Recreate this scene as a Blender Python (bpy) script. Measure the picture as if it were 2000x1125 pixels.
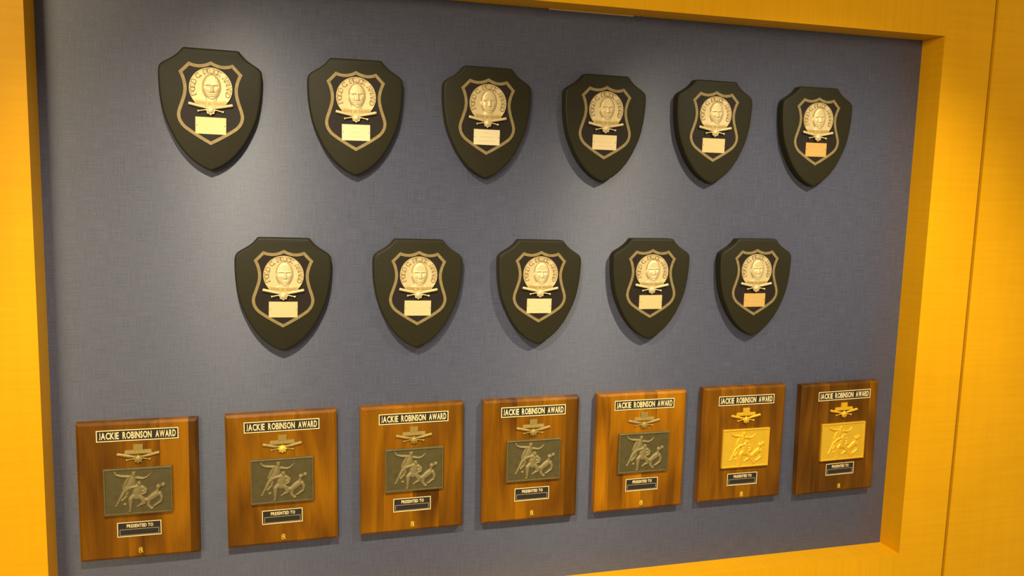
import bpy, bmesh, math
import numpy as np
from mathutils import Matrix, Vector

for o in list(bpy.data.objects):
    bpy.data.objects.remove(o, do_unlink=True)
scene = bpy.context.scene
C = scene.collection

# ------------------------------------------------------------------ camera
# x runs along the wall to the right, z is up, the fabric wall is the plane y = 0 and faces -y (metres)
cam_d = bpy.data.cameras.new('camera')
cam = bpy.data.objects.new('camera', cam_d)
C.objects.link(cam)
cam_d.sensor_width = 36.0
cam_d.lens = 1667.59 / 2000.0 * 36.0
cam_d.clip_start = 0.05
YAW, PIT, ROL = 0.280427, -0.127410, 0.027306
fw = Vector((math.sin(YAW) * math.cos(PIT), math.cos(YAW) * math.cos(PIT), math.sin(PIT)))
rt = Vector((math.cos(YAW), -math.sin(YAW), 0.0))
up = rt.cross(fw)
cr, sr = math.cos(ROL), math.sin(ROL)
rt2, up2 = cr * rt + sr * up, -sr * rt + cr * up
cam.matrix_world = Matrix(((rt2.x, up2.x, -fw.x, 0.256774), (rt2.y, up2.y, -fw.y, -1.840147),
                           (rt2.z, up2.z, -fw.z, 0.652396), (0, 0, 0, 1)))
scene.camera = cam

# ------------------------------------------------------------------ world, lights, exposure
w = bpy.data.worlds.new('room_light')
scene.world = w
w.use_nodes = True
w.node_tree.nodes['Background'].inputs[0].default_value = (1.0, 0.84, 0.64, 1)
w.node_tree.nodes['Background'].inputs[1].default_value = 0.31


def spot(name, loc, target, power, size, blend, radius, col):
    d = bpy.data.lights.new(name, 'SPOT')
    d.energy = power
    d.color = col
    d.spot_size = math.radians(size)
    d.spot_blend = blend
    d.shadow_soft_size = radius
    o = bpy.data.objects.new(name, d)
    C.objects.link(o)
    o.location = loc
    o.rotation_euler = (Vector(target) - Vector(loc)).to_track_quat('-Z', 'Y').to_euler()
    return o


SPOT_COL = (1.0, 0.90, 0.68)
WARM = (1.0, 0.81, 0.50)
spot('ceiling_spot', (0.15, -1.20, 1.42), (0.42, 0.0, -0.38), 132, 76, 0.85, 0.03, SPOT_COL)
spot('ceiling_spot', (1.58, -1.20, 1.42), (1.44, 0.0, -0.36), 120, 78, 0.85, 0.03, SPOT_COL)
# unseen fill light, added behind and to the left of the viewer
fill_d = bpy.data.lights.new('room_fill', 'AREA')
fill_d.shape = 'RECTANGLE'
fill_d.size, fill_d.size_y = 1.8, 1.4
fill_d.energy = 185
fill_d.color = WARM
fill = bpy.data.objects.new('room_fill', fill_d)
C.objects.link(fill)
fill.location = (-2.0, -5.0, 1.75)
fill.rotation_euler = (Vector((1.0, 0, 0.4)) - fill.location).to_track_quat('-Z', 'Y').to_euler()

scene.view_settings.view_transform = 'Standard'
scene.view_settings.look = 'None'
scene.view_settings.gamma = 1.0
scene.view_settings.use_curve_mapping = False
scene.view_settings.exposure = 0.0


# ------------------------------------------------------------------ materials
class NT:
    def __init__(self, name):
        self.m = bpy.data.materials.new(name)
        self.m.use_nodes = True
        self.t = self.m.node_tree
        self.b = self.t.nodes['Principled BSDF']

    def n(self, kind, **kw):
        nd = self.t.nodes.new(kind)
        for k, v in kw.items():
            if k.startswith('i_'):
                nd.inputs[k[2:].replace('_', ' ')].default_value = v
            else:
                setattr(nd, k, v)
        return nd

    def l(self, a, b):
        self.t.links.new(a, b)

    def coords(self, scale=(1, 1, 1), seed=False):
        tc = self.n('ShaderNodeTexCoord')
        mp = self.n('ShaderNodeMapping')
        mp.inputs['Scale'].default_value = scale
        self.l(tc.outputs['Object'], mp.inputs['Vector'])
        if seed:
            at = self.n('ShaderNodeAttribute', attribute_type='OBJECT', attribute_name='seed')
            cb = self.n('ShaderNodeCombineXYZ')
            for k in ('X', 'Y', 'Z'):
                self.l(at.outputs['Fac'], cb.inputs[k])
            self.l(cb.outputs[0], mp.inputs['Location'])
        return mp.outputs[0]

    def ramp(self, fac, stops):
        r = self.n('ShaderNodeValToRGB')
        e = r.color_ramp.elements
        while len(e) < len(stops):
            e.new(0.5)
        for el, (p, c) in zip(e, stops):
            el.position = p
            el.color = (*c, 1)
        self.l(fac, r.inputs[0])
        return r.outputs[0]

    def math(self, op, a, b=None, c=None):
        m = self.n('ShaderNodeMath', operation=op)
        for i, v in enumerate((a, b, c)):
            if v is None:
                continue
            if isinstance(v, (int, float)):
                m.inputs[i].default_value = v
            else:
                self.l(v, m.inputs[i])
        return m.outputs[0]

    def bump(self, h, strength, dist):
        b = self.n('ShaderNodeBump')
        b.inputs['Strength'].default_value = strength
        b.inputs['Distance'].default_value = dist
        self.l(h, b.inputs['Height'])
        self.l(b.outputs[0], self.b.inputs['Normal'])

    def set(self, **kw):
        for k, v in kw.items():
            self.b.inputs[k.replace('_', ' ')].default_value = v

    def mix(self, fac, a, b, mode='MIX'):
        mx = self.n('ShaderNodeMix', data_type='RGBA', blend_type=mode)
        for s, v in ((mx.inputs[0], fac), (mx.inputs[6], a), (mx.inputs[7], b)):
            if isinstance(v, (int, float)):
                s.default_value = v
            elif isinstance(v, tuple):
                s.default_value = (*v, 1)
            else:
                self.l(v, s)
        return mx.outputs[2]


def mat_fabric():
    """slate blue woven wall covering with a slight sheen and metallic slubs"""
    k = NT('slate_fabric')
    n1 = k.n('ShaderNodeTexNoise', i_Scale=1.0, i_Detail=2.0)      # vertical threads
    k.l(k.coords((900, 900, 22)), n1.inputs['Vector'])
    n2 = k.n('ShaderNodeTexNoise', i_Scale=1.0, i_Detail=2.0)      # horizontal threads
    k.l(k.coords((22, 22, 900)), n2.inputs['Vector'])
    h = k.math('ADD', n1.outputs['Fac'], n2.outputs['Fac'])
    n3 = k.n('ShaderNodeTexNoise', i_Scale=2.2, i_Detail=3.0)
    k.l(k.coords(), n3.inputs['Vector'])
    base = k.mix(n3.outputs['Fac'], (0.062, 0.067, 0.103), (0.074, 0.079, 0.116))
    thr = k.math('MULTIPLY_ADD', h, 0.9, 0.1)
    cb = k.n('ShaderNodeCombineColor')
    for i in range(3):
        k.l(thr, cb.inputs[i])
    base = k.mix(1.0, base, cb.outputs[0], 'MULTIPLY')
    # slubs: scattered tiny brighter threads
    n4 = k.n('ShaderNodeTexNoise', i_Scale=1.0, i_Detail=0.0)
    k.l(k.coords((760, 760, 300)), n4.inputs['Vector'])
    sl = k.ramp(n4.outputs['Fac'], [(0.70, (0, 0, 0)), (0.82, (1, 1, 1))])
    base = k.mix(sl, base, (0.10, 0.10, 0.12))
    k.l(k.math('MULTIPLY_ADD', sl, 0.60, 0.72), k.b.inputs['Specular IOR Level'])
    k.l(base, k.b.inputs['Base Color'])
    k.set(Roughness=0.45, Anisotropic=0.88)
    tg = k.n('ShaderNodeTangent', direction_type='UV_MAP')
    k.l(tg.outputs[0], k.b.inputs['Tangent'])
    k.bump(h, 0.10, 0.0004)
    return k.m


def mat_maple(name, vertical):
    """honey yellow lacquered maple with faint cross figure"""
    k = NT(name)
    s1 = (60, 60, 3) if vertical else (3, 60, 60)
    s2 = (5, 5, 120) if vertical else (120, 5, 5)
    n1 = k.n('ShaderNodeTexNoise', i_Scale=1.0, i_Detail=4.0)
    k.l(k.coords(s1), n1.inputs['Vector'])
    n2 = k.n('ShaderNodeTexNoise', i_Scale=1.0, i_Detail=2.0)
    k.l(k.coords(s2), n2.inputs['Vector'])
    n3 = k.n('ShaderNodeTexNoise', i_Scale=4.0, i_Detail=2.0)
    k.l(k.coords(), n3.inputs['Vector'])
    f = k.math('ADD', k.math('MULTIPLY', n1.outputs['Fac'], 0.22), k.math('MULTIPLY', n2.outputs['Fac'], 0.33))
    f = k.math('ADD', f, k.math('MULTIPLY', n3.outputs['Fac'], 0.45))
    col = k.ramp(f, [(0.35, (0.72, 0.338, 0.002)), (0.65, (0.81, 0.388, 0.004))])
    k.l(col, k.b.inputs['Base Color'])
    k.set(Roughness=0.45, Specular_IOR_Level=0.12)
    return k.m


def mat_walnut():
    """walnut staves; object properties tone and seed make every stave its own"""
    k = NT('walnut')
    v = k.coords((17, 17, 2.6), True)
    n1 = k.n('ShaderNodeTexNoise', i_Scale=1.0, i_Detail=5.0, i_Distortion=1.6)
    k.l(v, n1.inputs['Vector'])
    n2 = k.n('ShaderNodeTexNoise', i_Scale=1.0, i_Detail=3.0)
    k.l(k.coords((420, 420, 9), True), n2.inputs['Vector'])
    n3 = k.n('ShaderNodeTexNoise', i_Scale=1.0, i_Detail=1.0)
    k.l(k.coords((9, 9, 5), True), n3.inputs['Vector'])
    f = k.math('ADD', k.math('MULTIPLY', n1.outputs['Fac'], 0.48), k.math('MULTIPLY', n2.outputs['Fac'], 0.10))
    f = k.math('ADD', f, k.math('MULTIPLY', n3.outputs['Fac'], 0.42))
    at = k.n('ShaderNodeAttribute', attribute_type='OBJECT', attribute_name='tone')
    col = k.ramp(f, [(0.33, (0.072, 0.023, 0.0)), (0.49, (0.165, 0.058, 0.0)), (0.65, (0.262, 0.098, 0.0))])
    cb = k.n('ShaderNodeCombineColor')
    for i in range(3):
        k.l(at.outputs['Fac'], cb.inputs[i])
    col = k.mix(1.0, col, cb.outputs[0], 'MULTIPLY')
    k.l(col, k.b.inputs['Base Color'])
    k.set(Roughness=0.36, Specular_IOR_Level=0.20)
    return k.m


def mat_plain(name, col, rough, metal=0.0, spec=0.5, var=0.12, scale=90, bump=0.0):
    k = NT(name)
    n1 = k.n('ShaderNodeTexNoise', i_Scale=scale, i_Detail=3.0)
    k.l(k.coords(), n1.inputs['Vector'])
    a = tuple(c * (1 - var) for c in col)
    b = tuple(min(1, c * (1 + var)) for c in col)
    k.l(k.mix(n1.outputs['Fac'], a, b), k.b.inputs['Base Color'])
    k.set(Roughness=rough, Metallic=metal, Specular_IOR_Level=spec)
    if bump:
        k.bump(n1.outputs['Fac'], bump, 0.0005)
    return k.m


def mat_nameplate():
    k = NT('engraved_brass')
    n1 = k.n('ShaderNodeTexNoise', i_Scale=1.0, i_Detail=3.0)
    k.l(k.coords((30, 30, 500)), n1.inputs['Vector'])
    at = k.n('ShaderNodeAttribute', attribute_type='OBJECT', attribute_name='tone')
    c = k.mix(at.outputs['Fac'], (0.72, 0.42, 0.10), (0.88, 0.74, 0.42))
    c = k.mix(0.12, c, n1.outputs['Color'], 'MULTIPLY')
    k.l(c, k.b.inputs['Base Color'])
    k.set(Roughness=0.45, Metallic=0.25)
    return k.m


M = {
    'fabric': mat_fabric(),
    'maple_v': mat_maple('maple_upright', True),
    'maple_h': mat_maple('maple_level', False),
    'raw_edge': mat_plain('raw_wood_edge', (0.72, 0.50, 0.22), 0.7),
    'groove': mat_plain('dark_joint', (0.10, 0.032, 0.002), 0.8),
    'walnut': mat_walnut(),
    'black': mat_plain('black_lacquer', (0.021, 0.018, 0.0065), 0.50, spec=0.18, scale=260, bump=0.06),
    'field': mat_plain('dark_field', (0.019, 0.013, 0.008), 0.5, spec=0.2),
    'band': mat_plain('antique_brass', (0.27, 0.195, 0.075), 0.55, 0.35, var=0.35, scale=120),
    'gold': mat_plain('medal_gold', (0.68, 0.53, 0.255), 0.50, 0.40, var=0.12),
    'gold_dull': mat_plain('worn_gold', (0.56, 0.40, 0.16), 0.52, 0.4, var=0.25, scale=300),
    'gold_dark': mat_plain('darkened_gold', (0.34, 0.24, 0.095), 0.55, 0.35, var=0.25, scale=300),
    'gold_deep': mat_plain('deep_gold', (0.84, 0.50, 0.025), 0.42, 0.4, var=0.08),
    'gold_bright': mat_plain('bright_gold', (0.95, 0.72, 0.08), 0.38, 0.5),
    'brown_gold': mat_plain('dark_brown_gold', (0.22, 0.13, 0.035), 0.6, 0.3),
    'plate': mat_nameplate(),
    'bronze': mat_plain('dark_bronze', (0.112, 0.086, 0.028), 0.45, 0.4, var=0.25),
    'bronze_rub': mat_plain('rubbed_bronze', (0.235, 0.178, 0.064), 0.52, 0.3, var=0.2),
    'bronze_edge': mat_plain('bronze_edge', (0.170, 0.130, 0.045), 0.42, 0.4, var=0.25),
    'emblem_brass': mat_plain('emblem_brass', (0.36, 0.25, 0.055), 0.5, 0.4, var=0.25, scale=400),
    'plate_black': mat_plain('black_plate', (0.022, 0.017, 0.010), 0.42),
    'ink': mat_plain('cream_print', (0.88, 0.66, 0.30), 0.5),
    'ink_dim': mat_plain('dull_print', (0.50, 0.38, 0.18), 0.5),
    'logo': mat_plain('logo_gold', (0.85, 0.62, 0.06), 0.4, 0.3),
    'pin': mat_plain('pin_brass', (0.25, 0.16, 0.05), 0.4, 0.6),
    'engrave': mat_plain('engraving', (0.66, 0.51, 0.25), 0.5, 0.3),
}


# ------------------------------------------------------------------ mesh helpers
def finish(bm, name, m, smooth=None):
    bmesh.ops.remove_doubles(bm, verts=bm.verts, dist=1e-7)
    bmesh.ops.recalc_face_normals(bm, faces=bm.faces)
    me = bpy.data.meshes.new(name)
    bm.to_mesh(me)
    bm.free()
    me.materials.append(M[m] if isinstance(m, str) else m)
    if smooth is not None:
        me.polygons.foreach_set('use_smooth', [True] * len(me.polygons))
        me.set_sharp_from_angle(angle=math.radians(smooth))
    return me


def link(name, me, parent=None, loc=(0, 0, 0), rot=(0, 0, 0), scale=(1, 1, 1), mat=None):
    o = bpy.data.objects.new(name, me)
    C.objects.link(o)
    o.parent = parent
    o.location = loc
    o.rotation_euler = rot
    o.scale = scale
    if mat:
        o.material_slots[0].link = 'OBJECT'
        o.material_slots[0].material = M[mat]
    return o


def thing(name, label, cat, group, loc, rot):
    o = bpy.data.objects.new(name, None)
    C.objects.link(o)
    o.empty_display_size = 0.02
    o.location = loc
    o.rotation_euler = (0, -rot, 0)
    o['label'] = label
    o['category'] = cat
    o['group'] = group
    return o


def offset(poly, d):
    """inset a closed (x,z) polygon given counter-clockwise by d, mitred"""
    p = np.array(poly, float)
    e = np.roll(p, -1, 0) - p
    e /= np.linalg.norm(e, axis=1)[:, None]
    nrm = np.stack([-e[:, 1], e[:, 0]], 1)
    n0 = np.roll(nrm, 1, 0)
    s = n0 + nrm
    den = 1 + (n0 * nrm).sum(1)
    return p + d * s / np.maximum(den, 0.25)[:, None]


def add_loops(bm, loops, cap0=True, cap1=True):
    """loops: list of (poly, y); bridges them and caps the ends"""
    rings = [[bm.verts.new((x, y, z)) for x, z in poly] for poly, y in loops]
    n = len(rings[0])
    for a, b in zip(rings, rings[1:]):
        for i in range(n):
            bm.faces.new((a[i], a[(i + 1) % n], b[(i + 1) % n], b[i]))
    if cap0:
        bm.faces.new(rings[0])
    if cap1:
        bm.faces.new(rings[-1])
    return rings


def slab(bm, poly, y0, y1, bevel=0.0, seg=1):
    """prism from y0 (back) to y1 (front, smaller), with a rounded front edge"""
    loops = [(poly, y0)]
    if bevel:
        for k in range(seg + 1):
            a = k / seg * math.pi / 2
            loops.append((offset(poly, bevel * (1 - math.cos(a))), y1 + bevel * (1 - math.sin(a))))
    else:
        loops.append((poly, y1))
    add_loops(bm, loops)


def rect(w, h, cx=0.0, cz=0.0):
    return [(cx - w / 2, cz - h / 2), (cx + w / 2, cz - h / 2), (cx + w / 2, cz + h / 2), (cx - w / 2, cz + h / 2)]


def ring_slab(bm, outer, inner, y0, y1):
    """flat frame between two equally long polygons"""
    o0 = [bm.verts.new((x, y0, z)) for x, z in outer]
    o1 = [bm.verts.new((x, y1, z)) for x, z in outer]
    i1 = [bm.verts.new((x, y1, z)) for x, z in inner]
    i0 = [bm.verts.new((x, y0, z)) for x, z in inner]
    n = len(o0)
    rr = [o0, o1, i1, i0]
    for a, b in ((0, 1), (1, 2), (2, 3), (3, 0)):
        for i in range(n):
            j = (i + 1) % n
            bm.faces.new((rr[a][i], rr[a][j], rr[b][j], rr[b][i]))


def spline(pts, per=4):
    """Catmull-Rom through an open list of points"""
    p = [np.array(q, float) for q in pts]
    p = [2 * p[0] - p[1]] + p + [2 * p[-1] - p[-2]]
    out = []
    for i in range(1, len(p) - 2):
        for k in range(per):
            t = k / per
            a, b, c, d = p[i - 1], p[i], p[i + 1], p[i + 2]
            out.append(0.5 * (2 * b + (c - a) * t + (2 * a - 5 * b + 4 * c - d) * t * t + (3 * b - a - 3 * c + d) * t ** 3))
    out.append(p[-2])
    return [tuple(q) for q in out]


def mirror_closed(half):
    """half: right side from the top centre down to the bottom tip -> closed counter-clockwise polygon"""
    left = [(-x, z) for x, z in half]
    pts = left + half[::-1]
    out = []
    for q in pts:
        if not out or abs(q[0] - out[-1][0]) + abs(q[1] - out[-1][1]) > 1e-6:
            out.append((float(q[0]), float(q[1])))
    if abs(out[0][0] - out[-1][0]) + abs(out[0][1] - out[-1][1]) < 1e-6:
        out.pop()
    return out


def text_mesh(txt, width, height, depth, bold, res=3):
    """letters standing in the xz plane, centred, facing -y"""
    cu = bpy.data.curves.new('t', 'FONT')
    cu.body = txt
    cu.size = 1.0
    cu.offset = bold
    cu.extrude = 0.5
    cu.resolution_u = res
    cu.align_x = 'LEFT'
    o = bpy.data.objects.new('t', cu)
    C.objects.link(o)
    me = bpy.data.meshes.new_from_object(o.evaluated_get(bpy.context.evaluated_depsgraph_get()))
    bpy.data.objects.remove(o)
    bpy.data.curves.remove(cu)
    co = np.empty(len(me.vertices) * 3)
    me.vertices.foreach_get('co', co)
    co = co.reshape(-1, 3)
    lo, hi = co.min(0), co.max(0)
    s = np.empty_like(co)
    sx = width / (hi[0] - lo[0]) if width else height / (hi[1] - lo[1])
    s[:, 0] = (co[:, 0] - (lo[0] + hi[0]) / 2) * sx
    s[:, 2] = (co[:, 1] - (lo[1] + hi[1]) / 2) * height / (hi[1] - lo[1])
    s[:, 1] = -(co[:, 2] - lo[2]) / max(hi[2] - lo[2], 1e-9) * depth
    me.vertices.foreach_set('co', s.ravel())
    me.update()
    return me


def word_mesh(bm, txt, xa, xb, zc, height, y0, depth, bold, gap=0.10):
    """a word of full-height capitals squeezed between xa and xb"""
    glyph = [(c, None if c == ' ' else text_mesh(c, None, 1.0, depth, bold)) for c in txt]
    ws = [0.30 if me is None else me_width(me) for c, me in glyph]
    k = (xb - xa) / (sum(ws) + gap * (len(ws) - 1))
    x = xa
    for (c, me), wd in zip(glyph, ws):
        if me is not None:
            for v in me.vertices:
                v.co = (x + k * (v.co.x + wd / 2), y0 + v.co.y, zc + v.co.z * height)
            bm.from_mesh(me)
            bpy.data.meshes.remove(me)
        x += k * (wd + gap)


def me_width(me):
    xs = [v.co.x for v in me.vertices]
    return max(xs) - min(xs)


def heightfield(name, f, x0, x1, z0, z1, step, y0, m, thr=1e-5):
    """a relief: surface y = y0 - f(x,z) wherever f > thr"""
    nx, nz = int((x1 - x0) / step) + 1, int((z1 - z0) / step) + 1
    X, Z = np.meshgrid(np.linspace(x0, x1, nx), np.linspace(z0, z1, nz))
    H = f(X, Z)
    ok = H > thr
    q = ok[:-1, :-1] | ok[1:, :-1] | ok[:-1, 1:] | ok[1:, 1:]
    Hc = np.maximum(H, -0.0002)
    idx = np.arange(nx * nz).reshape(nz, nx)
    faces = np.stack([idx[:-1, :-1][q], idx[:-1, 1:][q], idx[1:, 1:][q], idx[1:, :-1][q]], 1)
    used = np.unique(faces)
    remap = -np.ones(nx * nz, int)
    remap[used] = np.arange(len(used))
    V = np.stack([X.ravel(), y0 - Hc.ravel(), Z.ravel()], 1)[used]
    me = bpy.data.meshes.new(name)
    me.from_pydata(V.tolist(), [], remap[faces].tolist())
    me.polygons.foreach_set('use_smooth', [True] * len(me.polygons))
    me.materials.append(M[m])
    me.update()
    return me


def tube(bm, a, b, r0, r1, flat=1.0, seg=10, base=0.0):
    """tapered round bar between two (x,z) points, its axis at depth y=base"""
    a, b = np.array(a, float), np.array(b, float)
    d = (b - a) / np.linalg.norm(b - a)
    n = np.array([-d[1], d[0]])
    rings = []
    for p, r in ((a, r0), (b, r1)):
        rings.append([bm.verts.new((p[0] + n[0] * r * math.cos(t), base - r * flat * math.sin(t), p[1] + n[1] * r * math.cos(t)))
                      for t in [2 * math.pi * k / seg for k in range(seg)]])
    for i in range(seg):
        j = (i + 1) % seg
        bm.faces.new((rings[0][i], rings[0][j], rings[1][j], rings[1][i]))
    bm.faces.new(rings[0])
    bm.faces.new(rings[1])


def lathe_bar(bm, a, b, prof, base, seg=12, flat=0.8):
    """bar whose radius follows prof [(t, r)] from a to b"""
    a, b = np.array(a, float), np.array(b, float)
    L = np.linalg.norm(b - a)
    d = (b - a) / L
    n = np.array([-d[1], d[0]])
    prev = None
    for t, r in prof:
        p = a + d * L * t
        ring = [bm.verts.new((p[0] + n[0] * r * math.cos(q), base - r * flat * math.sin(q), p[1] + n[1] * r * math.cos(q)))
                for q in [2 * math.pi * k / seg for k in range(seg)]]
        if prev:
            for i in range(seg):
                j = (i + 1) % seg
                bm.faces.new((prev[i], prev[j], ring[j], ring[i]))
        else:
            bm.faces.new(ring)
        prev = ring
    bm.faces.new(prev)


# ------------------------------------------------------------------ the setting
XL, XR, ZB, ZT = -0.1615, 1.8408, -0.2956, 1.0237      # opening of the recess
DEP = 0.074                                              # its depth
SW = 0.142                                               # stile width


def struct(name, me, label, cat):
    o = link(name, me)
    o['kind'] = 'structure'
    o['label'] = label
    o['category'] = cat
    return o


def box_mesh(name, x0, x1, y0, y1, z0, z1, m, bev=0.0, axis=2):
    bm = bmesh.new()
    r = bmesh.ops.create_cube(bm, size=1.0)
    for v in bm.verts:
        v.co = Vector(((x0 + x1) / 2 + v.co.x * (x1 - x0), (y0 + y1) / 2 + v.co.y * (y1 - y0), (z0 + z1) / 2 + v.co.z * (z1 - z0)))
    if bev:
        es = [e for e in bm.edges if all(abs(v.co.y - min(y0, y1)) < 1e-6 for v in e.verts)
              and abs(e.verts[0].co[axis] - e.verts[1].co[axis]) > 0.2]
        bmesh.ops.bevel(bm, geom=es, offset=bev, segments=3, profile=0.5, affect='EDGES')
    return finish(bm, name, m, 40)


me = box_mesh('fabric_wall', XL, XR, 0.03, 0.0, ZB, ZT, 'fabric')
uv = me.uv_layers.new(name='UVMap')
for lp in me.loops:
    co = me.vertices[lp.vertex_index].co
    uv.data[lp.index].uv = (co.z, co.x)
struct('wall_back', me, 'slate blue woven fabric wall at the back of the recess', 'wall')

struct('trim_1', box_mesh('left_stile', XL - SW, XL, 0.03, -DEP, -1.0, 1.75, 'maple_v', 0.0015),
       'yellow maple upright on the left side of the recess', 'frame')
struct('trim_2', box_mesh('right_stile', XR, XR + SW, 0.03, -DEP, -1.0, 1.75, 'maple_v', 0.0025),
       'yellow maple upright on the right side of the recess', 'frame')
# top rail: two lengths butted together, the right one with a pale raw lower edge against the fabric
XJ = 0.853
top = struct('trim_3', box_mesh('top_rail', XL, XR, 0.03, -DEP, ZT, 1.75, 'maple_h', 0.0015, 0),
             'yellow maple rail across the top of the recess', 'frame')
link('raw_edge', box_mesh('raw_edge', XJ, XJ + 0.20, 0.0, -0.0035, ZT - 0.0022, ZT, 'raw_edge'), top)
struct('trim_4', box_mesh('sill', XL, XR, 0.03, -DEP, -1.0, ZB, 'maple_h', 0.0015, 0),
       'yellow maple sill along the bottom of the recess', 'sill')
GW = 0.0075
struct('trim_5', box_mesh('joint_r', XR + SW, XR + SW + GW, 0.03, -DEP + 0.006, -1.0, 1.75, 'groove'),
       'dark shadow joint right of the recess frame', 'joint')
struct('trim_6', box_mesh('joint_l', XL - SW - GW, XL - SW, 0.03, -DEP + 0.006, -1.0, 1.75, 'groove'),
       'dark shadow joint left of the recess frame', 'joint')
struct('wall_right', box_mesh('panel_r', XR + SW + GW, XR + 1.2, 0.03, -DEP - 0.002, -1.0, 1.75, 'maple_v', 0.003),
       'tall yellow maple wall panel right of the dark joint', 'wall panel')
struct('wall_left', box_mesh('panel_l', XL - 1.2, XL - SW - GW, 0.03, -DEP - 0.002, -1.0, 1.75, 'maple_v', 0.003),
       'tall yellow maple wall panel left of the recess frame', 'wall panel')

# ------------------------------------------------------------------ shield plaques
TS = 0.024
side = spline([(0.0530, 0.1262), (0.0600, 0.1175), (0.0690, 0.1095), (0.0790, 0.1030), (0.0880, 0.0975), (0.0942, 0.0918),
               (0.0968, 0.0845), (0.0972, 0.0700), (0.0960, 0.0450), (0.0935, 0.0250), (0.0885, 0.0000), (0.0822, -0.0185),
               (0.0752, -0.0340), (0.0660, -0.0520), (0.0545, -0.0690), (0.0420, -0.0835), (0.0280, -0.0955), (0.0140, -0.1040),
               (0.0, -0.1100)], 3)
board_poly = mirror_closed([(0.047, 0.1275), (0.051, 0.1271)] + side)
bm = bmesh.new()
slab(bm, board_poly, 0.0, -TS, 0.0045, 4)
ME_board = finish(bm, 'shield_board', 'black', 35)

half = (spline([(0.0, 0.1032), (0.010, 0.0985), (0.021, 0.0962), (0.032, 0.0970), (0.041, 0.1000)], 3) +
        spline([(0.0595, 0.0806), (0.0538, 0.0670), (0.0508, 0.0520), (0.0518, 0.0380), (0.0562, 0.0225), (0.0610, 0.0080),
                (0.0626, -0.0030), (0.0602, -0.0140), (0.0535, -0.0245), (0.0425, -0.0335), (0.0205, -0.0475), (0.0, -0.0591)], 3))
band_out = mirror_closed(half)
band_in = [tuple(q) for q in offset(band_out, 0.0062)]
bm = bmesh.new()
ring_slab(bm, band_out, band_in, -TS, -TS - 0.0014)
ME_band = finish(bm, 'shield_band', 'band')
bm = bmesh.new()
slab(bm, band_in, -TS, -TS - 0.0004)
ME_field = finish(bm, 'shield_field', 'field')

# medallion
R, MZ = 0.0405, 0.0505
Y1 = -TS - 0.0004
bm = bmesh.new()
N = 72
circ = lambda r, z0=MZ: [(r * math.cos(2 * math.pi * k / N), z0 + r * math.sin(2 * math.pi * k / N)) for k in range(N)]
add_loops(bm, [(circ(R), Y1), (circ(R), Y1 - 0.0034), (circ(R * 0.992), Y1 - 0.0039), (circ(R * 0.965), Y1 - 0.0039),
               (circ(R * 0.95), Y1 - 0.0028), (circ(R * 0.70), Y1 - 0.0025), (circ(R * 0.35), Y1 - 0.0022)])
ME_medal = finish(bm, 'medallion', 'gold', 50)
YM = Y1 - 0.0028


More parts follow.
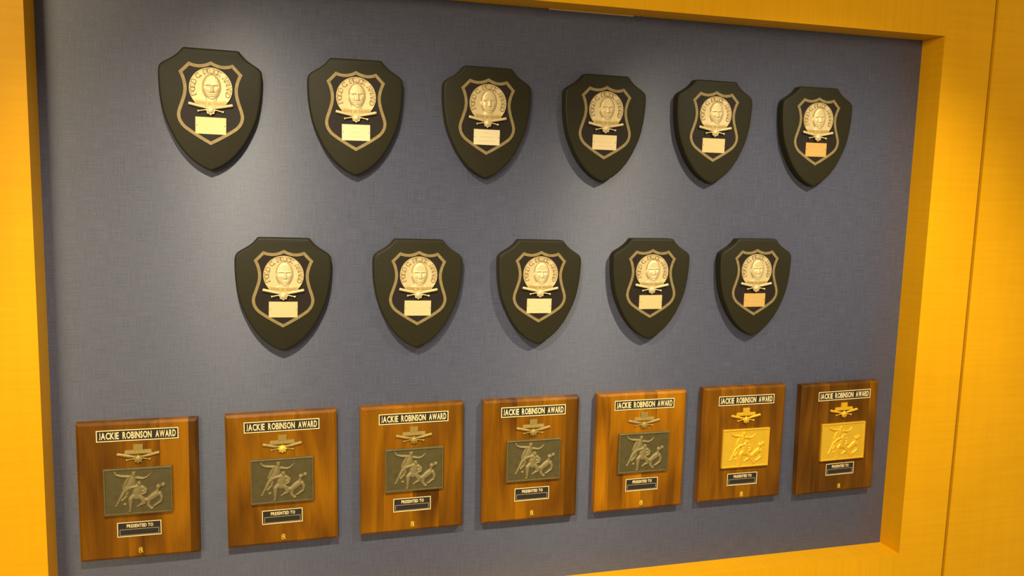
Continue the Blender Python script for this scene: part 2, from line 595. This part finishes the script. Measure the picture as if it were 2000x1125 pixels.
def portrait(X, Z):
    x, y = X / R, (Z - MZ) / R
    g = lambda cx, cy, sx, sy: np.exp(-((x - cx) / sx) ** 2 - ((y - cy) / sy) ** 2)
    x0_, y0_ = x, y
    x, y = 0.04 + (x - 0.04) / 1.10, 0.09 + (y - 0.05) / 1.14
    hx, hy = x - 0.04, y - 0.10
    wid = 0.37 * (1 - 0.46 * np.clip(-hy - 0.08, 0, 1) ** 1.4)
    e = (hx / wid) ** 2 + (hy / 0.54) ** 2
    head = 0.17 * np.sqrt(np.clip(1 - e ** 1.7, 0, 1))
    h = head
    inside = (e < 1).astype(float)
    f = 0.0 * x
    f += 0.022 * g(-0.09, 0.205, 0.13, 0.035) + 0.022 * g(0.21, 0.205, 0.12, 0.035)          # brows
    f -= 0.062 * g(-0.085, 0.135, 0.085, 0.042) + 0.062 * g(0.205, 0.135, 0.08, 0.042)       # sockets
    f += 0.026 * g(-0.085, 0.128, 0.045, 0.022) + 0.026 * g(0.205, 0.128, 0.045, 0.022)      # eyes
    t = np.clip((0.17 - y) / 0.27, 0, 1)
    nose = (0.028 + 0.055 * t) * np.exp(-((x - 0.062 - 0.015 * t) / (0.035 + 0.035 * t)) ** 2)
    nose *= 1 / (1 + np.exp(-(y + 0.105) / 0.008)) * 1 / (1 + np.exp((y - 0.18) / 0.03))
    f += nose
    f -= 0.030 * g(0.015, -0.135, 0.05, 0.02) + 0.030 * g(0.125, -0.135, 0.045, 0.02)
    f -= 0.032 * g(0.075, -0.225, 0.125, 0.014)
    f += 0.014 * g(0.075, -0.195, 0.09, 0.016) + 0.016 * g(0.075, -0.262, 0.08, 0.020)
    f -= 0.018 * g(0.07, -0.310, 0.09, 0.022)
    f += 0.020 * g(0.065, -0.385, 0.09, 0.050)                                                # chin
    f += 0.018 * g(-0.14, -0.01, 0.07, 0.07) + 0.016 * g(0.26, -0.01, 0.06, 0.07)            # cheeks
    f -= 0.016 * np.exp(-((x + 0.045 + 0.35 * (y + 0.15)) / 0.018) ** 2) * g(-0.05, -0.15, 1, 0.09)
    f -= 0.016 * np.exp(-((x - 0.205 - 0.35 * (y + 0.15) * -1) / 0.018) ** 2) * g(0.2, -0.15, 1, 0.09)
    h = h + 1.4 * f * inside
    # hair cap: outside a tilted hairline
    line = np.sqrt(((x - 0.050) / 0.315) ** 2 + ((y - 0.00) / 0.470) ** 2) 
    hair = (1 / (1 + np.exp(-(line - 1.0) / 0.025))) * (y > 0.02) * inside
    h += hair * (0.016 + 0.004 * np.sin(70 * x + 22 * y + 3 * np.sin(9 * y)))
    # ears
    h = np.maximum(h, 0.060 * g(-0.320, 0.05, 0.040, 0.09))
    h = np.maximum(h, 0.045 * g(0.390, 0.05, 0.030, 0.08))
    x, y = x0_, y0_
    # neck, shoulders, collar
    nk = 0.085 * np.sqrt(np.clip(1 - ((x - 0.035) / 0.25) ** 2, 0, 1)) * (y < -0.2) * (y > -0.85)
    sh = 0.07 * np.sqrt(np.clip(1 - ((x - 0.03) / 0.78) ** 2 - ((y + 0.98) / 0.46) ** 2, 0, 1))
    sh += 0.02 * np.exp(-((np.abs(x - 0.035) - 0.16 - 0.45 * (y + 0.62)) / 0.03) ** 2) * (y < -0.45) * (y > -0.8)
    h = np.maximum(h, np.maximum(nk, sh))
    clip = 1 / (1 + np.exp((np.sqrt(x * x + y * y) - 0.86) / 0.012))
    # letters stay clear of the bust outside the central field
    return (h * clip) * R * 0.64 - 0.00008


bm = bmesh.new()
pts = []
for k in range(64):
    a = 2 * math.pi * k / 64
    ca, sa = math.cos(a), math.sin(a)
    wd = 0.405 * (1 - 0.42 * max(0.0, -sa * 0.55 - 0.08) ** 1.4)
    pts.append((R * (0.035 + 1.10 * wd * ca), MZ + R * (0.058 + 1.14 * 0.570 * sa)))
slab(bm, pts, YM + 0.0008, YM - 0.0001)
ME_portrait_ground = finish(bm, 'portrait_ground', 'gold_dark')
ME_portrait = heightfield('portrait', portrait, -0.034, 0.034, MZ - 0.036, MZ + 0.030, 0.00042, YM + 0.0003, 'gold')


def arc_text(txt, r, height, a0, a1, depth, bold, wscale):
    bm = bmesh.new()
    chars = list(txt)
    wd = {'I': 0.5, '.': 0.5, ' ': 0.65, 'W': 1.35}
    ws = [wd.get(c, 1.0) for c in chars]
    tot = sum(ws)
    acc = 0
    for c, wgt in zip(chars, ws):
        mid = (acc + wgt / 2) / tot
        acc += wgt
        if c == ' ':
            continue
        a = a0 + (a1 - a0) * mid
        if c == '.':
            me = text_mesh('.', height * 0.25, height * 0.25, depth, bold)
            rr = r - height * 0.38
        else:
            wc = height * wscale * (0.32 if c == 'I' else (1.3 if c == 'W' else 0.9))
            me = text_mesh(c, wc, height, depth, bold)
            rr = r
        th = a - math.pi / 2
        for v in me.vertices:
            x, z = v.co.x, v.co.z
            v.co = (x * math.cos(th) - z * math.sin(th) + rr * math.cos(a), v.co.y, x * math.sin(th) + z * math.cos(th) + rr * math.sin(a))
        bm.from_mesh(me)
        bpy.data.meshes.remove(me)
    return bm


bm = arc_text('FORD C. FRICK AWARD', R * 0.835, R * 0.180, math.radians(205), math.radians(-27), 0.0011, 0.022, 0.88)
bmesh.ops.translate(bm, verts=bm.verts, vec=(0, YM + 0.0001, MZ))
ME_ring_text = finish(bm, 'ring_lettering', 'gold')
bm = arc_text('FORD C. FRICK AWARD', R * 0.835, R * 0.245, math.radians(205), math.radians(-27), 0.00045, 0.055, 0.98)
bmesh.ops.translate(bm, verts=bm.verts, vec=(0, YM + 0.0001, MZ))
ME_ring_back = finish(bm, 'ring_lettering_ground', 'brown_gold')  # wider dark copy of the letters, leaving a dark outline round them


def bat_mesh(name, m, L, rb, base, text=None, flip=1):
    """baseball bat lying along +x from barrel end (x=0) to knob (x=L)"""
    prof = [(0, rb * 0.75), (0.012, rb * 0.97), (0.05, rb), (0.30, rb * 0.93), (0.50, rb * 0.66), (0.68, rb * 0.40), (0.93, rb * 0.34),
            (0.955, rb * 0.50), (0.97, rb * 0.72), (0.995, rb * 0.72), (1.0, rb * 0.6)]
    bm = bmesh.new()
    lathe_bar(bm, (0, 0), (L, 0), prof, base)
    return finish(bm, name, m, 40)


def ball_mesh(name, m, r, base, spikes=8, sr=1.38):
    bm = bmesh.new()
    pl = []
    for k in range(spikes * 4):
        a = 2 * math.pi * k / (spikes * 4) + math.pi / 2
        rr = r * (sr if k % 4 == 0 else (1.12 if k % 4 in (1, 3) else 1.0))
        pl.append((rr * math.cos(a), rr * math.sin(a)))
    slab(bm, pl, base + 0.001, base - 0.0012, 0.0004, 1)
    prev = None
    seg = 24
    for i in range(7):
        t = i / 6 * math.pi / 2
        rr, yy = r * 0.86 * math.cos(t), base - 0.0010 - 0.0024 * math.sin(t)
        if i == 6:
            c = bm.verts.new((0, yy, 0))
            for k in range(seg):
                bm.faces.new((prev[k], prev[(k + 1) % seg], c))
            break
        ring = [bm.verts.new((rr * math.cos(2 * math.pi * k / seg), yy, rr * math.sin(2 * math.pi * k / seg))) for k in range(seg)]
        if prev:
            for k in range(seg):
                bm.faces.new((prev[k], prev[(k + 1) % seg], ring[(k + 1) % seg], ring[k]))
        prev = ring
    return finish(bm, name, m, 40)


def move(me, vec):
    me.transform(Matrix.Translation(vec))
    return me


def merge_text(bm, me):
    bm.from_mesh(me)
    bpy.data.meshes.remove(me)


# shield emblem: arched scroll over the bottom of the medal, crossed bats, ball plate
YE = YM - 0.0022
scroll = ([(-0.0300, 0.0215), (-0.0150, 0.0160), (0.0, 0.0140), (0.0150, 0.0160), (0.0300, 0.0215)] +
          [(0.0290, 0.0265), (0.0265, 0.0275), (0.0140, 0.0262), (0.0, 0.0255), (-0.0140, 0.0262), (-0.0265, 0.0275), (-0.0290, 0.0265)])
bm = bmesh.new()
slab(bm, scroll, YM + 0.001, YE, 0.0006, 1)
ME_scroll = finish(bm, 'scroll', 'gold_dull')
bm = bmesh.new()                                            # worn raised strokes on the scroll
rng = np.random.RandomState(4)
for k in range(15):
    if k in (5, 8):
        continue
    x = -0.0245 + 0.049 * k / 14
    z = 0.0212 + 2.2 * x * x
    slab(bm, rect(0.0017, 0.0046, x, z), YE + 0.0002, YE - 0.0004)
ME_scroll_strokes = finish(bm, 'scroll_strokes', 'emblem_brass')
BL = math.hypot(0.066, 0.0145)
ME_sbat = bat_mesh('shield_bat', 'gold', BL, 0.0031, YE + 0.0006)
ME_sball = ball_mesh('shield_ball', 'gold', 0.0076, YE - 0.0010, 8, 1.25)
bm = bmesh.new()                                            # home-plate point under the ball
slab(bm, [(-0.0072, 0.0075), (-0.0076, 0.0025), (-0.0030, -0.0005), (0.0, -0.0035), (0.0030, -0.0005), (0.0076, 0.0025), (0.0072, 0.0075)],
     YE + 0.0018, YE - 0.0002, 0.0004, 1)
ME_splate = finish(bm, 'shield_home_plate', 'gold')

bm = bmesh.new()
slab(bm, rect(0.0578, 0.0330), Y1, Y1 - 0.0012, 0.0003, 1)
ME_name = finish(bm, 'nameplate', 'plate')
bm = bmesh.new()
rows = [(0.0095, 0.009), (0.0005, 0.026), (-0.0085, 0.034)]
for z, wd in rows:
    x = -wd / 2
    while x < wd / 2:
        ln = 0.0018 + 0.0022 * rng.rand()
        slab(bm, rect(ln, 0.0013, x + ln / 2, z), Y1 - 0.0011, Y1 - 0.00125)
        x += ln + 0.0011
ME_engrave = finish(bm, 'engraved_lines', 'engrave')
bm = bmesh.new()
slab(bm, [(0.0010 * math.cos(k * math.pi / 5), 0.0010 * math.sin(k * math.pi / 5)) for k in range(10)], Y1 - 0.001, Y1 - 0.0019, 0.0005, 2)
ME_pin = finish(bm, 'pin', 'pin', 60)

SH = [(0.1508, 0.7611, -0.0154), (0.4344, 0.7593, 0.0042), (0.7138, 0.7607, -0.0099), (0.9868, 0.7598, -0.0080), (1.2599, 0.7628, -0.0043),
      (1.5367, 0.7627, 0.0023), (0.2868, 0.3909, -0.0169), (0.5684, 0.3896, -0.0141), (0.8447, 0.3903, -0.0115), (1.1183, 0.3954, -0.0003),
      (1.3940, 0.3966, -0.0004)]
SL = ['black shield plaque with gold medallion at the left end of the upper row',
      'black shield plaque second from the left in the upper row of six',
      'black shield plaque third from the left in the upper row of six',
      'black shield plaque fourth from the left in the upper row of six',
      'black shield plaque second from the right in the upper row of six',
      'black shield plaque with deep gold nameplate at the right end of the upper row',
      'black shield plaque at the left end of the middle row of five',
      'black shield plaque second from the left in the middle row of five',
      'black shield plaque in the centre of the middle row of five',
      'black shield plaque second from the right in the middle row of five',
      'black shield plaque with deep gold nameplate at the right end of the middle row']
STONE = [0.45, 0.85, 1.0, 0.7, 0.45, 0.0, 0.5, 0.55, 0.65, 0.4, 0.05]


def make_shield(i):
    x, z, r = SH[i]
    t = thing('shield_plaque', SL[i], 'award plaque', 'black shield plaques on the fabric wall', (x, 0, z), r)
    link('board', ME_board, t)
    link('border_band', ME_band, t)
    link('inset_field', ME_field, t)
    md = link('medallion', ME_medal, t)
    link('portrait_relief', ME_portrait, md)
    link('portrait_ground', ME_portrait_ground, md)
    link('lettering', ME_ring_text, md)
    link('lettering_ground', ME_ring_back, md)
    em = link('emblem_scroll', ME_scroll, t)
    link('raised_strokes', ME_scroll_strokes, em)
    an = math.atan2(0.0145, 0.066)
    link('baseball_bat', ME_sbat, em, (-0.0415, 0, 0.0205), (0, an, 0))
    link('baseball_bat', ME_sbat, em, (0.0415, -0.0004, 0.0205), (0, math.pi - an, 0))
    link('baseball', ME_sball, em, (0, 0, 0.0085), (0, 0, 0))
    link('home_plate', ME_splate, em, (0, 0, 0.0015))
    nm = link('nameplate', ME_name, t, (0, 0, -0.0213))
    nm['tone'] = STONE[i]
    link('engraved_lines', ME_engrave, nm)
    for s in (-1, 1):
        link('pin', ME_pin, nm, (s * 0.0262, 0, 0.0005))
    return t


for i in range(len(SH)):
    make_shield(i)

# ------------------------------------------------------------------ wooden plaques
W, H, TW, CH = 0.229, 0.2892, 0.022, 0.0052
CD = 0.0042                                               # chamfer depth


def section(kind):
    h = H / 2
    if kind == 'edge':
        return [(0, -h), (0, h), (-(TW - CD), h), (-(TW - CD), h), (-(TW - CD), -h), (-(TW - CD), -h)]
    return [(0, -h), (0, h), (-(TW - CD), h), (-TW, h - CH), (-TW, -h + CH), (-(TW - CD), -h)]


def stave_mesh(xa, xb):
    secs = []
    if xa <= -W / 2 + 1e-6:
        secs += [(xa, section('edge')), (xa + CH, section('in'))]
    else:
        secs.append((xa, section('in')))
    if xb >= W / 2 - 1e-6:
        secs += [(xb - CH, section('in')), (xb, section('edge'))]
    else:
        secs.append((xb, section('in')))
    bm = bmesh.new()
    rings = [[bm.verts.new((x, y, z)) for y, z in s] for x, s in secs]
    for a, b in zip(rings, rings[1:]):
        for i in range(6):
            j = (i + 1) % 6
            bm.faces.new((a[i], a[j], b[j], b[i]))
    bm.faces.new(rings[0])
    bm.faces.new(rings[-1])
    bmesh.ops.dissolve_degenerate(bm, dist=1e-7, edges=bm.edges)
    return finish(bm, 'stave', 'walnut')


def frame_rect_mesh(name, w, h, bw, y0, y1, m):
    bm = bmesh.new()
    ring_slab(bm, rect(w, h), rect(w - 2 * bw, h - 2 * bw), y0, y1)
    return finish(bm, name, m)


HW, HH = 0.1545, 0.0238
bm = bmesh.new()
slab(bm, rect(HW, HH), -TW, -TW - 0.0010)
ME_header = finish(bm, 'header_plate', 'plate_black')
ME_header_b = frame_rect_mesh('header_border', HW, HH, 0.0018, -TW - 0.0010, -TW - 0.0013, 'ink')
bm = bmesh.new()
for txt, xa, xb in (('JACKIE', -0.0718, -0.0352), ('ROBINSON', -0.0282, 0.0262), ('AWARD', 0.0335, 0.0720)):
    word_mesh(bm, txt, xa, xb, 0.0, 0.0143, -TW - 0.0009, 0.0004, 0.024, 0.12)
ME_header_t = finish(bm, 'header_lettering', 'ink')

PW, PH = 0.0840, 0.0312
bm = bmesh.new()
slab(bm, rect(PW, PH), -TW, -TW - 0.0010)
ME_plate = finish(bm, 'presented_plate', 'plate_black')
ME_plate_b = frame_rect_mesh('presented_border', PW, PH, 0.0016, -TW - 0.0010, -TW - 0.0013, 'ink')
bm = bmesh.new()
ring_slab(bm, rect(0.0745, 0.0132, 0, -0.0062), rect(0.0730, 0.0117, 0, -0.0062), -TW - 0.0010, -TW - 0.00125)
ME_plate_box = finish(bm, 'presented_name_box', 'ink_dim')
bm = bmesh.new()
word_mesh(bm, 'PRESENTED TO', -0.0240, 0.0262, 0.0072, 0.0072, -TW - 0.0009, 0.0004, 0.030, 0.12)
ME_plate_t = finish(bm, 'presented_lettering', 'ink')

# emblem: year block + banner, bats with league lettering, ball with rays
YB = -TW - 0.0026
bm = bmesh.new()
slab(bm, [(-0.0268, -0.0048), (0.0268, -0.0048), (0.0252, 0.0035), (-0.0252, 0.0035)], -TW, YB, 0.0004, 1)
ME_banner = finish(bm, 'emblem_banner', 'emblem_brass')
bm = bmesh.new()
merge_text(bm, move(text_mesh('ROOKIE OF THE YEAR', 0.0470, 0.0046, 0.0005, 0.008, 2), (0, YB + 0.0001, -0.0004)))
ME_banner_t = finish(bm, 'banner_lettering', 'gold_dull')
bm = bmesh.new()
slab(bm, rect(0.0182, 0.0118), -TW, YB, 0.0004, 1)
ring_slab(bm, rect(0.0178, 0.0114), rect(0.0160, 0.0096), YB, YB - 0.0005)
for k in range(4):
    slab(bm, rect(0.0018, 0.0062, -0.0053 + 0.0035 * k, 0), YB, YB - 0.0005)
ME_year = finish(bm, 'year_block', 'emblem_brass')
BA, BB = (-0.0402, 0.0), (0.0232, -0.0140)
BLW = math.hypot(BB[0] - BA[0], BB[1] - BA[1])
ANW = math.atan2(0.0140, 0.0634)
ME_wbat = bat_mesh('emblem_bat', 'emblem_brass', BLW, 0.0032, YB + 0.0010)
def bat_text(txt):
    me = move(text_mesh(txt, 0.0260, 0.0034, 0.0006, 0.010, 2), (0, 0, 0))
    me.materials.clear()
    me.materials.append(M['gold_dull'])
    return me
ME_nat, ME_ame = bat_text('NATIONAL'), bat_text('AMERICAN')
ME_wball = ball_mesh('emblem_ball', 'emblem_brass', 0.0072, YB - 0.0012, 8, 1.32)

# relief panel and its three figures, laid out in panel coordinates u (right), v (down) in 0..1
RW, RH, RB = 0.1296, 0.0975, 0.0036
IW, IH = RW - 2 * RB, RH - 2 * RB
YR = -TW - 0.0052
bm = bmesh.new()
slab(bm, rect(RW - 0.0008, RH - 0.0008), -TW, YR)
ME_relief = finish(bm, 'relief_ground', 'bronze')
bm = bmesh.new()
o, i_ = rect(RW, RH), rect(RW - 2 * RB, RH - 2 * RB)
mid_o, mid_i = rect(RW - 0.0016, RH - 0.0016), rect(RW - 2 * RB + 0.0016, RH - 2 * RB + 0.0016)
rr = [[bm.verts.new((x, y, z)) for x, z in p] for p, y in ((o, -TW), (o, YR - 0.0012), (mid_o, YR - 0.0020), (mid_i, YR - 0.0020), (i_, YR - 0.0002), (i_, YR + 0.001))]
for a, b in zip(rr, rr[1:] + rr[:1]):
    for k in range(4):
        j = (k + 1) % 4
        bm.faces.new((a[k], a[j], b[j], b[k]))
ME_relief_b = finish(bm, 'relief_border', 'bronze_edge')

UV = lambda u, v: ((u - 0.5) * RW, (0.5 - v) * RH)


def figure(name, chains, blobs, top=0.0042):
    """one continuous figure in relief; chains of (u, v, radius, height), blobs (u, v, ru, rv, angle, height)"""
    def f(X, Z):
        h = np.full_like(X, -0.0003)
        for ch in chains:
            for (u0, v0, r0, h0), (u1, v1, r1, h1) in zip(ch, ch[1:]):
                a, b = np.array(UV(u0, v0)), np.array(UV(u1, v1))
                d = b - a
                t = np.clip(((X - a[0]) * d[0] + (Z - a[1]) * d[1]) / (d @ d), 0, 1)
                dist = np.hypot(X - a[0] - t * d[0], Z - a[1] - t * d[1])
                rad = (r0 + (r1 - r0) * t) * RW * 0.95
                hh = (h0 + (h1 - h0) * t) * top
                h = np.maximum(h, hh * np.sqrt(np.clip(1 - (dist / rad) ** 2, 0, 1)) - 0.0003 * (dist > rad))
        for u, v, ru, rv, an, hb in blobs:
            cx, cz = UV(u, v)
            c, s = math.cos(an), math.sin(an)
            px, pz = (X - cx) * c + (Z - cz) * s, -(X - cx) * s + (Z - cz) * c
            e = (px / (ru * RW)) ** 2 + (pz / (rv * RW)) ** 2
            h = np.maximum(h, hb * top * np.sqrt(np.clip(1 - e, 0, 1)) - 0.0003 * (e > 1))
        return h
    us = [c[0] for ch in chains for c in ch] + [b[0] for b in blobs]
    vs = [c[1] for ch in chains for c in ch] + [b[1] for b in blobs]
    x0, z1 = UV(min(us) - 0.09, min(vs) - 0.10)
    x1, z0 = UV(max(us) + 0.09, max(vs) + 0.10)
    return heightfield(name, f, x0, x1, z0, z1, 0.00045, YR, 'bronze_rub')


ME_umpire = figure('umpire', [
    [(0.172, 0.080, 0.013, 0.5), (0.182, 0.125, 0.016, 0.6), (0.250, 0.160, 0.022, 0.75), (0.370, 0.180, 0.030, 0.85)],           # arm flung left
    [(0.665, 0.170, 0.011, 0.5), (0.625, 0.215, 0.015, 0.6), (0.570, 0.235, 0.021, 0.7), (0.490, 0.215, 0.028, 0.8)],             # arm flung right
    [(0.660, 0.172, 0.008, 0.45), (0.690, 0.135, 0.005, 0.35)], [(0.172, 0.085, 0.010, 0.45), (0.158, 0.055, 0.005, 0.35)],
    [(0.430, 0.195, 0.050, 0.75), (0.410, 0.290, 0.066, 0.75), (0.375, 0.410, 0.066, 0.65)],                                      # jacket
    [(0.365, 0.200, 0.026, 0.8), (0.320, 0.320, 0.030, 0.7), (0.285, 0.430, 0.022, 0.5)],                                         # coat tail
    [(0.330, 0.420, 0.034, 0.6), (0.250, 0.610, 0.026, 0.65), (0.185, 0.780, 0.016, 0.55)], [(0.185, 0.785, 0.017, 0.6), (0.165, 0.805, 0.013, 0.5)],
    [(0.345, 0.430, 0.030, 0.45), (0.330, 0.600, 0.026, 0.45), (0.262, 0.690, 0.020, 0.45)]],
    [(0.440, 0.132, 0.033, 0.042, 0.0, 1.0), (0.441, 0.098, 0.036, 0.018, 0.1, 1.0), (0.300, 0.775, 0.026, 0.022, 0.2, 0.5)])
ME_catcher = figure('catcher', [
    [(0.480, 0.405, 0.038, 0.9), (0.410, 0.410, 0.034, 1.0), (0.350, 0.435, 0.030, 1.0), (0.305, 0.500, 0.020, 0.9)],             # reaching arm
    [(0.560, 0.420, 0.032, 0.9), (0.612, 0.480, 0.028, 1.0), (0.606, 0.545, 0.026, 1.0), (0.560, 0.570, 0.022, 1.0)],             # mitt arm
    [(0.505, 0.405, 0.068, 0.85), (0.485, 0.500, 0.074, 0.9), (0.475, 0.610, 0.070, 0.85)],                                       # trunk
    [(0.430, 0.610, 0.046, 0.9), (0.388, 0.660, 0.042, 1.0), (0.384, 0.780, 0.033, 0.95), (0.380, 0.890, 0.022, 0.85)],           # standing leg
    [(0.380, 0.895, 0.022, 0.85), (0.372, 0.930, 0.024, 0.75)],
    [(0.515, 0.615, 0.050, 0.9), (0.555, 0.670, 0.042, 1.0), (0.580, 0.765, 0.034, 1.0)],                                         # kneeling leg
    [(0.580, 0.775, 0.028, 0.9), (0.520, 0.805, 0.018, 0.6), (0.480, 0.845, 0.014, 0.5)]],
    [(0.522, 0.340, 0.032, 0.040, 0.2, 1.25), (0.510, 0.315, 0.036, 0.020, 0.35, 1.2), (0.585, 0.515, 0.048, 0.050, 0, 0.95), (0.340, 0.555, 0.014, 0.014, 0, 1.1)])
ME_slider = figure('slider', [
    [(0.770, 0.580, 0.056, 0.9), (0.710, 0.640, 0.058, 0.9), (0.640, 0.710, 0.046, 0.8)],                                         # trunk
    [(0.785, 0.480, 0.026, 0.8), (0.775, 0.560, 0.032, 0.8)],                                                                     # neck
    [(0.815, 0.580, 0.032, 0.9), (0.842, 0.660, 0.028, 0.95), (0.832, 0.750, 0.024, 0.9), (0.750, 0.825, 0.018, 0.9)],            # bracing arm
    [(0.750, 0.830, 0.016, 0.9), (0.718, 0.842, 0.013, 0.8)],
    [(0.650, 0.710, 0.044, 0.8), (0.595, 0.700, 0.034, 0.7), (0.545, 0.780, 0.024, 0.55)],                                        # bent leg
    [(0.650, 0.730, 0.036, 0.7), (0.640, 0.820, 0.026, 0.6), (0.680, 0.890, 0.024, 0.65)]],
    [(0.790, 0.430, 0.033, 0.042, -0.3, 1.15), (0.866, 0.402, 0.030, 0.038, -0.6, 0.80), (0.832, 0.412, 0.011, 0.058, -0.5, 1.2),
     (0.690, 0.895, 0.034, 0.028, 0.2, 0.7)])

# little crest under the name box: a script-like knot of strokes
bm = bmesh.new()
for a, b, r in (((-0.0020, 0.0045), (-0.0036, 0.0020), 0.0007), ((-0.0036, 0.0020), (-0.0022, -0.0005), 0.0007), ((-0.0022, -0.0005), (-0.0036, -0.0035), 0.0007),
                ((-0.0036, -0.0035), (-0.0012, -0.0058), 0.0007), ((-0.0020, 0.0045), (0.0012, 0.0056), 0.0007), ((0.0012, 0.0056), (0.0034, 0.0030), 0.0008),
                ((0.0034, 0.0030), (0.0016, 0.0004), 0.0008), ((0.0016, 0.0004), (-0.0022, -0.0005), 0.0007), ((-0.0010, 0.0030), (0.0014, 0.0), 0.0009),
                ((0.0014, 0.0), (0.0040, -0.0056), 0.0010), ((-0.0012, -0.0058), (0.0014, -0.0040), 0.0007), ((0.0034, -0.0005), (0.0006, -0.0048), 0.0007)):
    tube(bm, a, b, r, r * 0.8, 0.4, 6, -TW - 0.0002)
ME_logo = finish(bm, 'crest', 'logo')

PL = [  # x, z, rotation, header centre, relief centre, plate centre
    (0.0000, 0.0000, 0.0012, (0.0000, 0.1176), (-0.0014, 0.0010), (-0.0020, -0.0813)),
    (0.2830, 0.0037, 0.0117, (0.0005, 0.1171), (-0.0009, -0.0016), (-0.0021, -0.0827)),
    (0.5620, 0.0068, 0.0086, (0.0024, 0.1164), (0.0033, -0.0001), (-0.0010, -0.0819)),
    (0.8381, 0.0082, 0.0050, (0.0026, 0.1169), (0.0038, 0.0015), (0.0031, -0.0808)),
    (1.1142, 0.0110, 0.0040, (0.0036, 0.1167), (0.0042, -0.0007), (0.0043, -0.0814)),
    (1.3888, 0.0142, 0.0029, (0.0035, 0.1113), (0.0060, -0.0101), (0.0033, -0.0909)),
    (1.6665, 0.0121, 0.0188, (0.0106, 0.1132), (0.0107, -0.0079), (0.0092, -0.0824))]
STAVES = [([0, .40, .68, .92, 1], [0.95, 1.08, 1.20, 0.68]),
          ([0, .30, .62, 1], [1.05, 1.00, 1.25]),
          ([0, .22, .50, .76, 1], [1.10, 1.30, 1.05, 1.0]),
          ([0, .34, .62, .86, 1], [1.10, 1.15, 1.20, 0.62]),
          ([0, .14, .30, .51, .66, 1], [1.85, 1.35, 1.75, 1.22, 1.55]),
          ([0, .20, .44, .62, 1], [1.00, 1.15, 1.00, 0.90]),
          ([0, .17, .35, .58, .88, 1], [0.62, 0.72, 0.55, 0.66, 1.0])]
WL = ['walnut plaque with dark bronze relief at the left end of the bottom row',
      'walnut plaque with a bright yellow ball on its emblem, second from the left',
      'walnut plaque with dark bronze relief, third from the left in the bottom row',
      'walnut plaque with dark bronze relief, fourth from the left in the bottom row',
      'pale orange striped wooden plaque with dark bronze relief',
      'brown wooden plaque with gold relief, left one of the two with gold relief',
      'darkest brown wooden plaque with gold relief, at the right end of the bottom row']


def make_award(i):
    x, z, r, hc, rc, pc = PL[i]
    gold = i >= 5
    t = thing('wooden_plaque', WL[i], 'award plaque', 'wooden award plaques in the bottom row', (x, 0, z), r)
    fr, tones = STAVES[i]
    for k, (a, b) in enumerate(zip(fr, fr[1:])):
        s = link('stave', stave_mesh(-W / 2 + a * W, -W / 2 + b * W), t)
        s['tone'] = tones[k]
        s['seed'] = 3.7 * i + 1.31 * k
    hp = link('header_plate', ME_header, t, (hc[0], 0, hc[1]))
    link('border', ME_header_b, hp)
    link('lettering', ME_header_t, hp)
    em_m = 'gold_deep' if gold else None
    ec = (hc[0], hc[1] - 0.0350)
    em = link('emblem_banner', ME_banner, t, (ec[0], 0, ec[1]), mat=em_m)
    link('lettering', ME_banner_t, em, mat=em_m)
    link('year_block', ME_year, em, (0, 0, 0.0092), mat=em_m)
    b1 = link('baseball_bat', ME_wbat, em, (-0.0402, 0, -0.0036), (0, ANW, 0), mat=em_m)
    b2 = link('baseball_bat', ME_wbat, em, (0.0402, 0, -0.0036), (0, math.pi - ANW, 0), mat=em_m)
    b2.scale = (1, 1, 1)
    tx = 0.0270
    for me, s in ((ME_nat, -1), (ME_ame, 1)):
        link('bat_lettering', me, em, (s * tx, YB - 0.0013, -0.0036 - math.tan(ANW) * (0.0402 - tx)), (0, -s * ANW, 0), mat=em_m)
    link('baseball', ME_wball, em, (0, 0, -0.0145), mat='gold_bright' if i == 1 else em_m)
    rp = link('relief_panel', ME_relief, t, (rc[0], 0, rc[1]), mat=em_m)
    link('border', ME_relief_b, rp, mat=em_m)
    link('umpire_figure', ME_umpire, rp, mat=em_m)
    link('catcher_figure', ME_catcher, rp, mat=em_m)
    link('sliding_player_figure', ME_slider, rp, mat=em_m)
    pp = link('presented_plate', ME_plate, t, (pc[0], 0, pc[1]))
    link('border', ME_plate_b, pp)
    link('name_box', ME_plate_box, pp)
    link('lettering', ME_plate_t, pp)
    link('crest', ME_logo, t, (pc[0] + 0.001, 0, pc[1] - 0.0465 if i != 5 else pc[1] - 0.040))
    return t


for i in range(len(PL)):
    make_award(i)
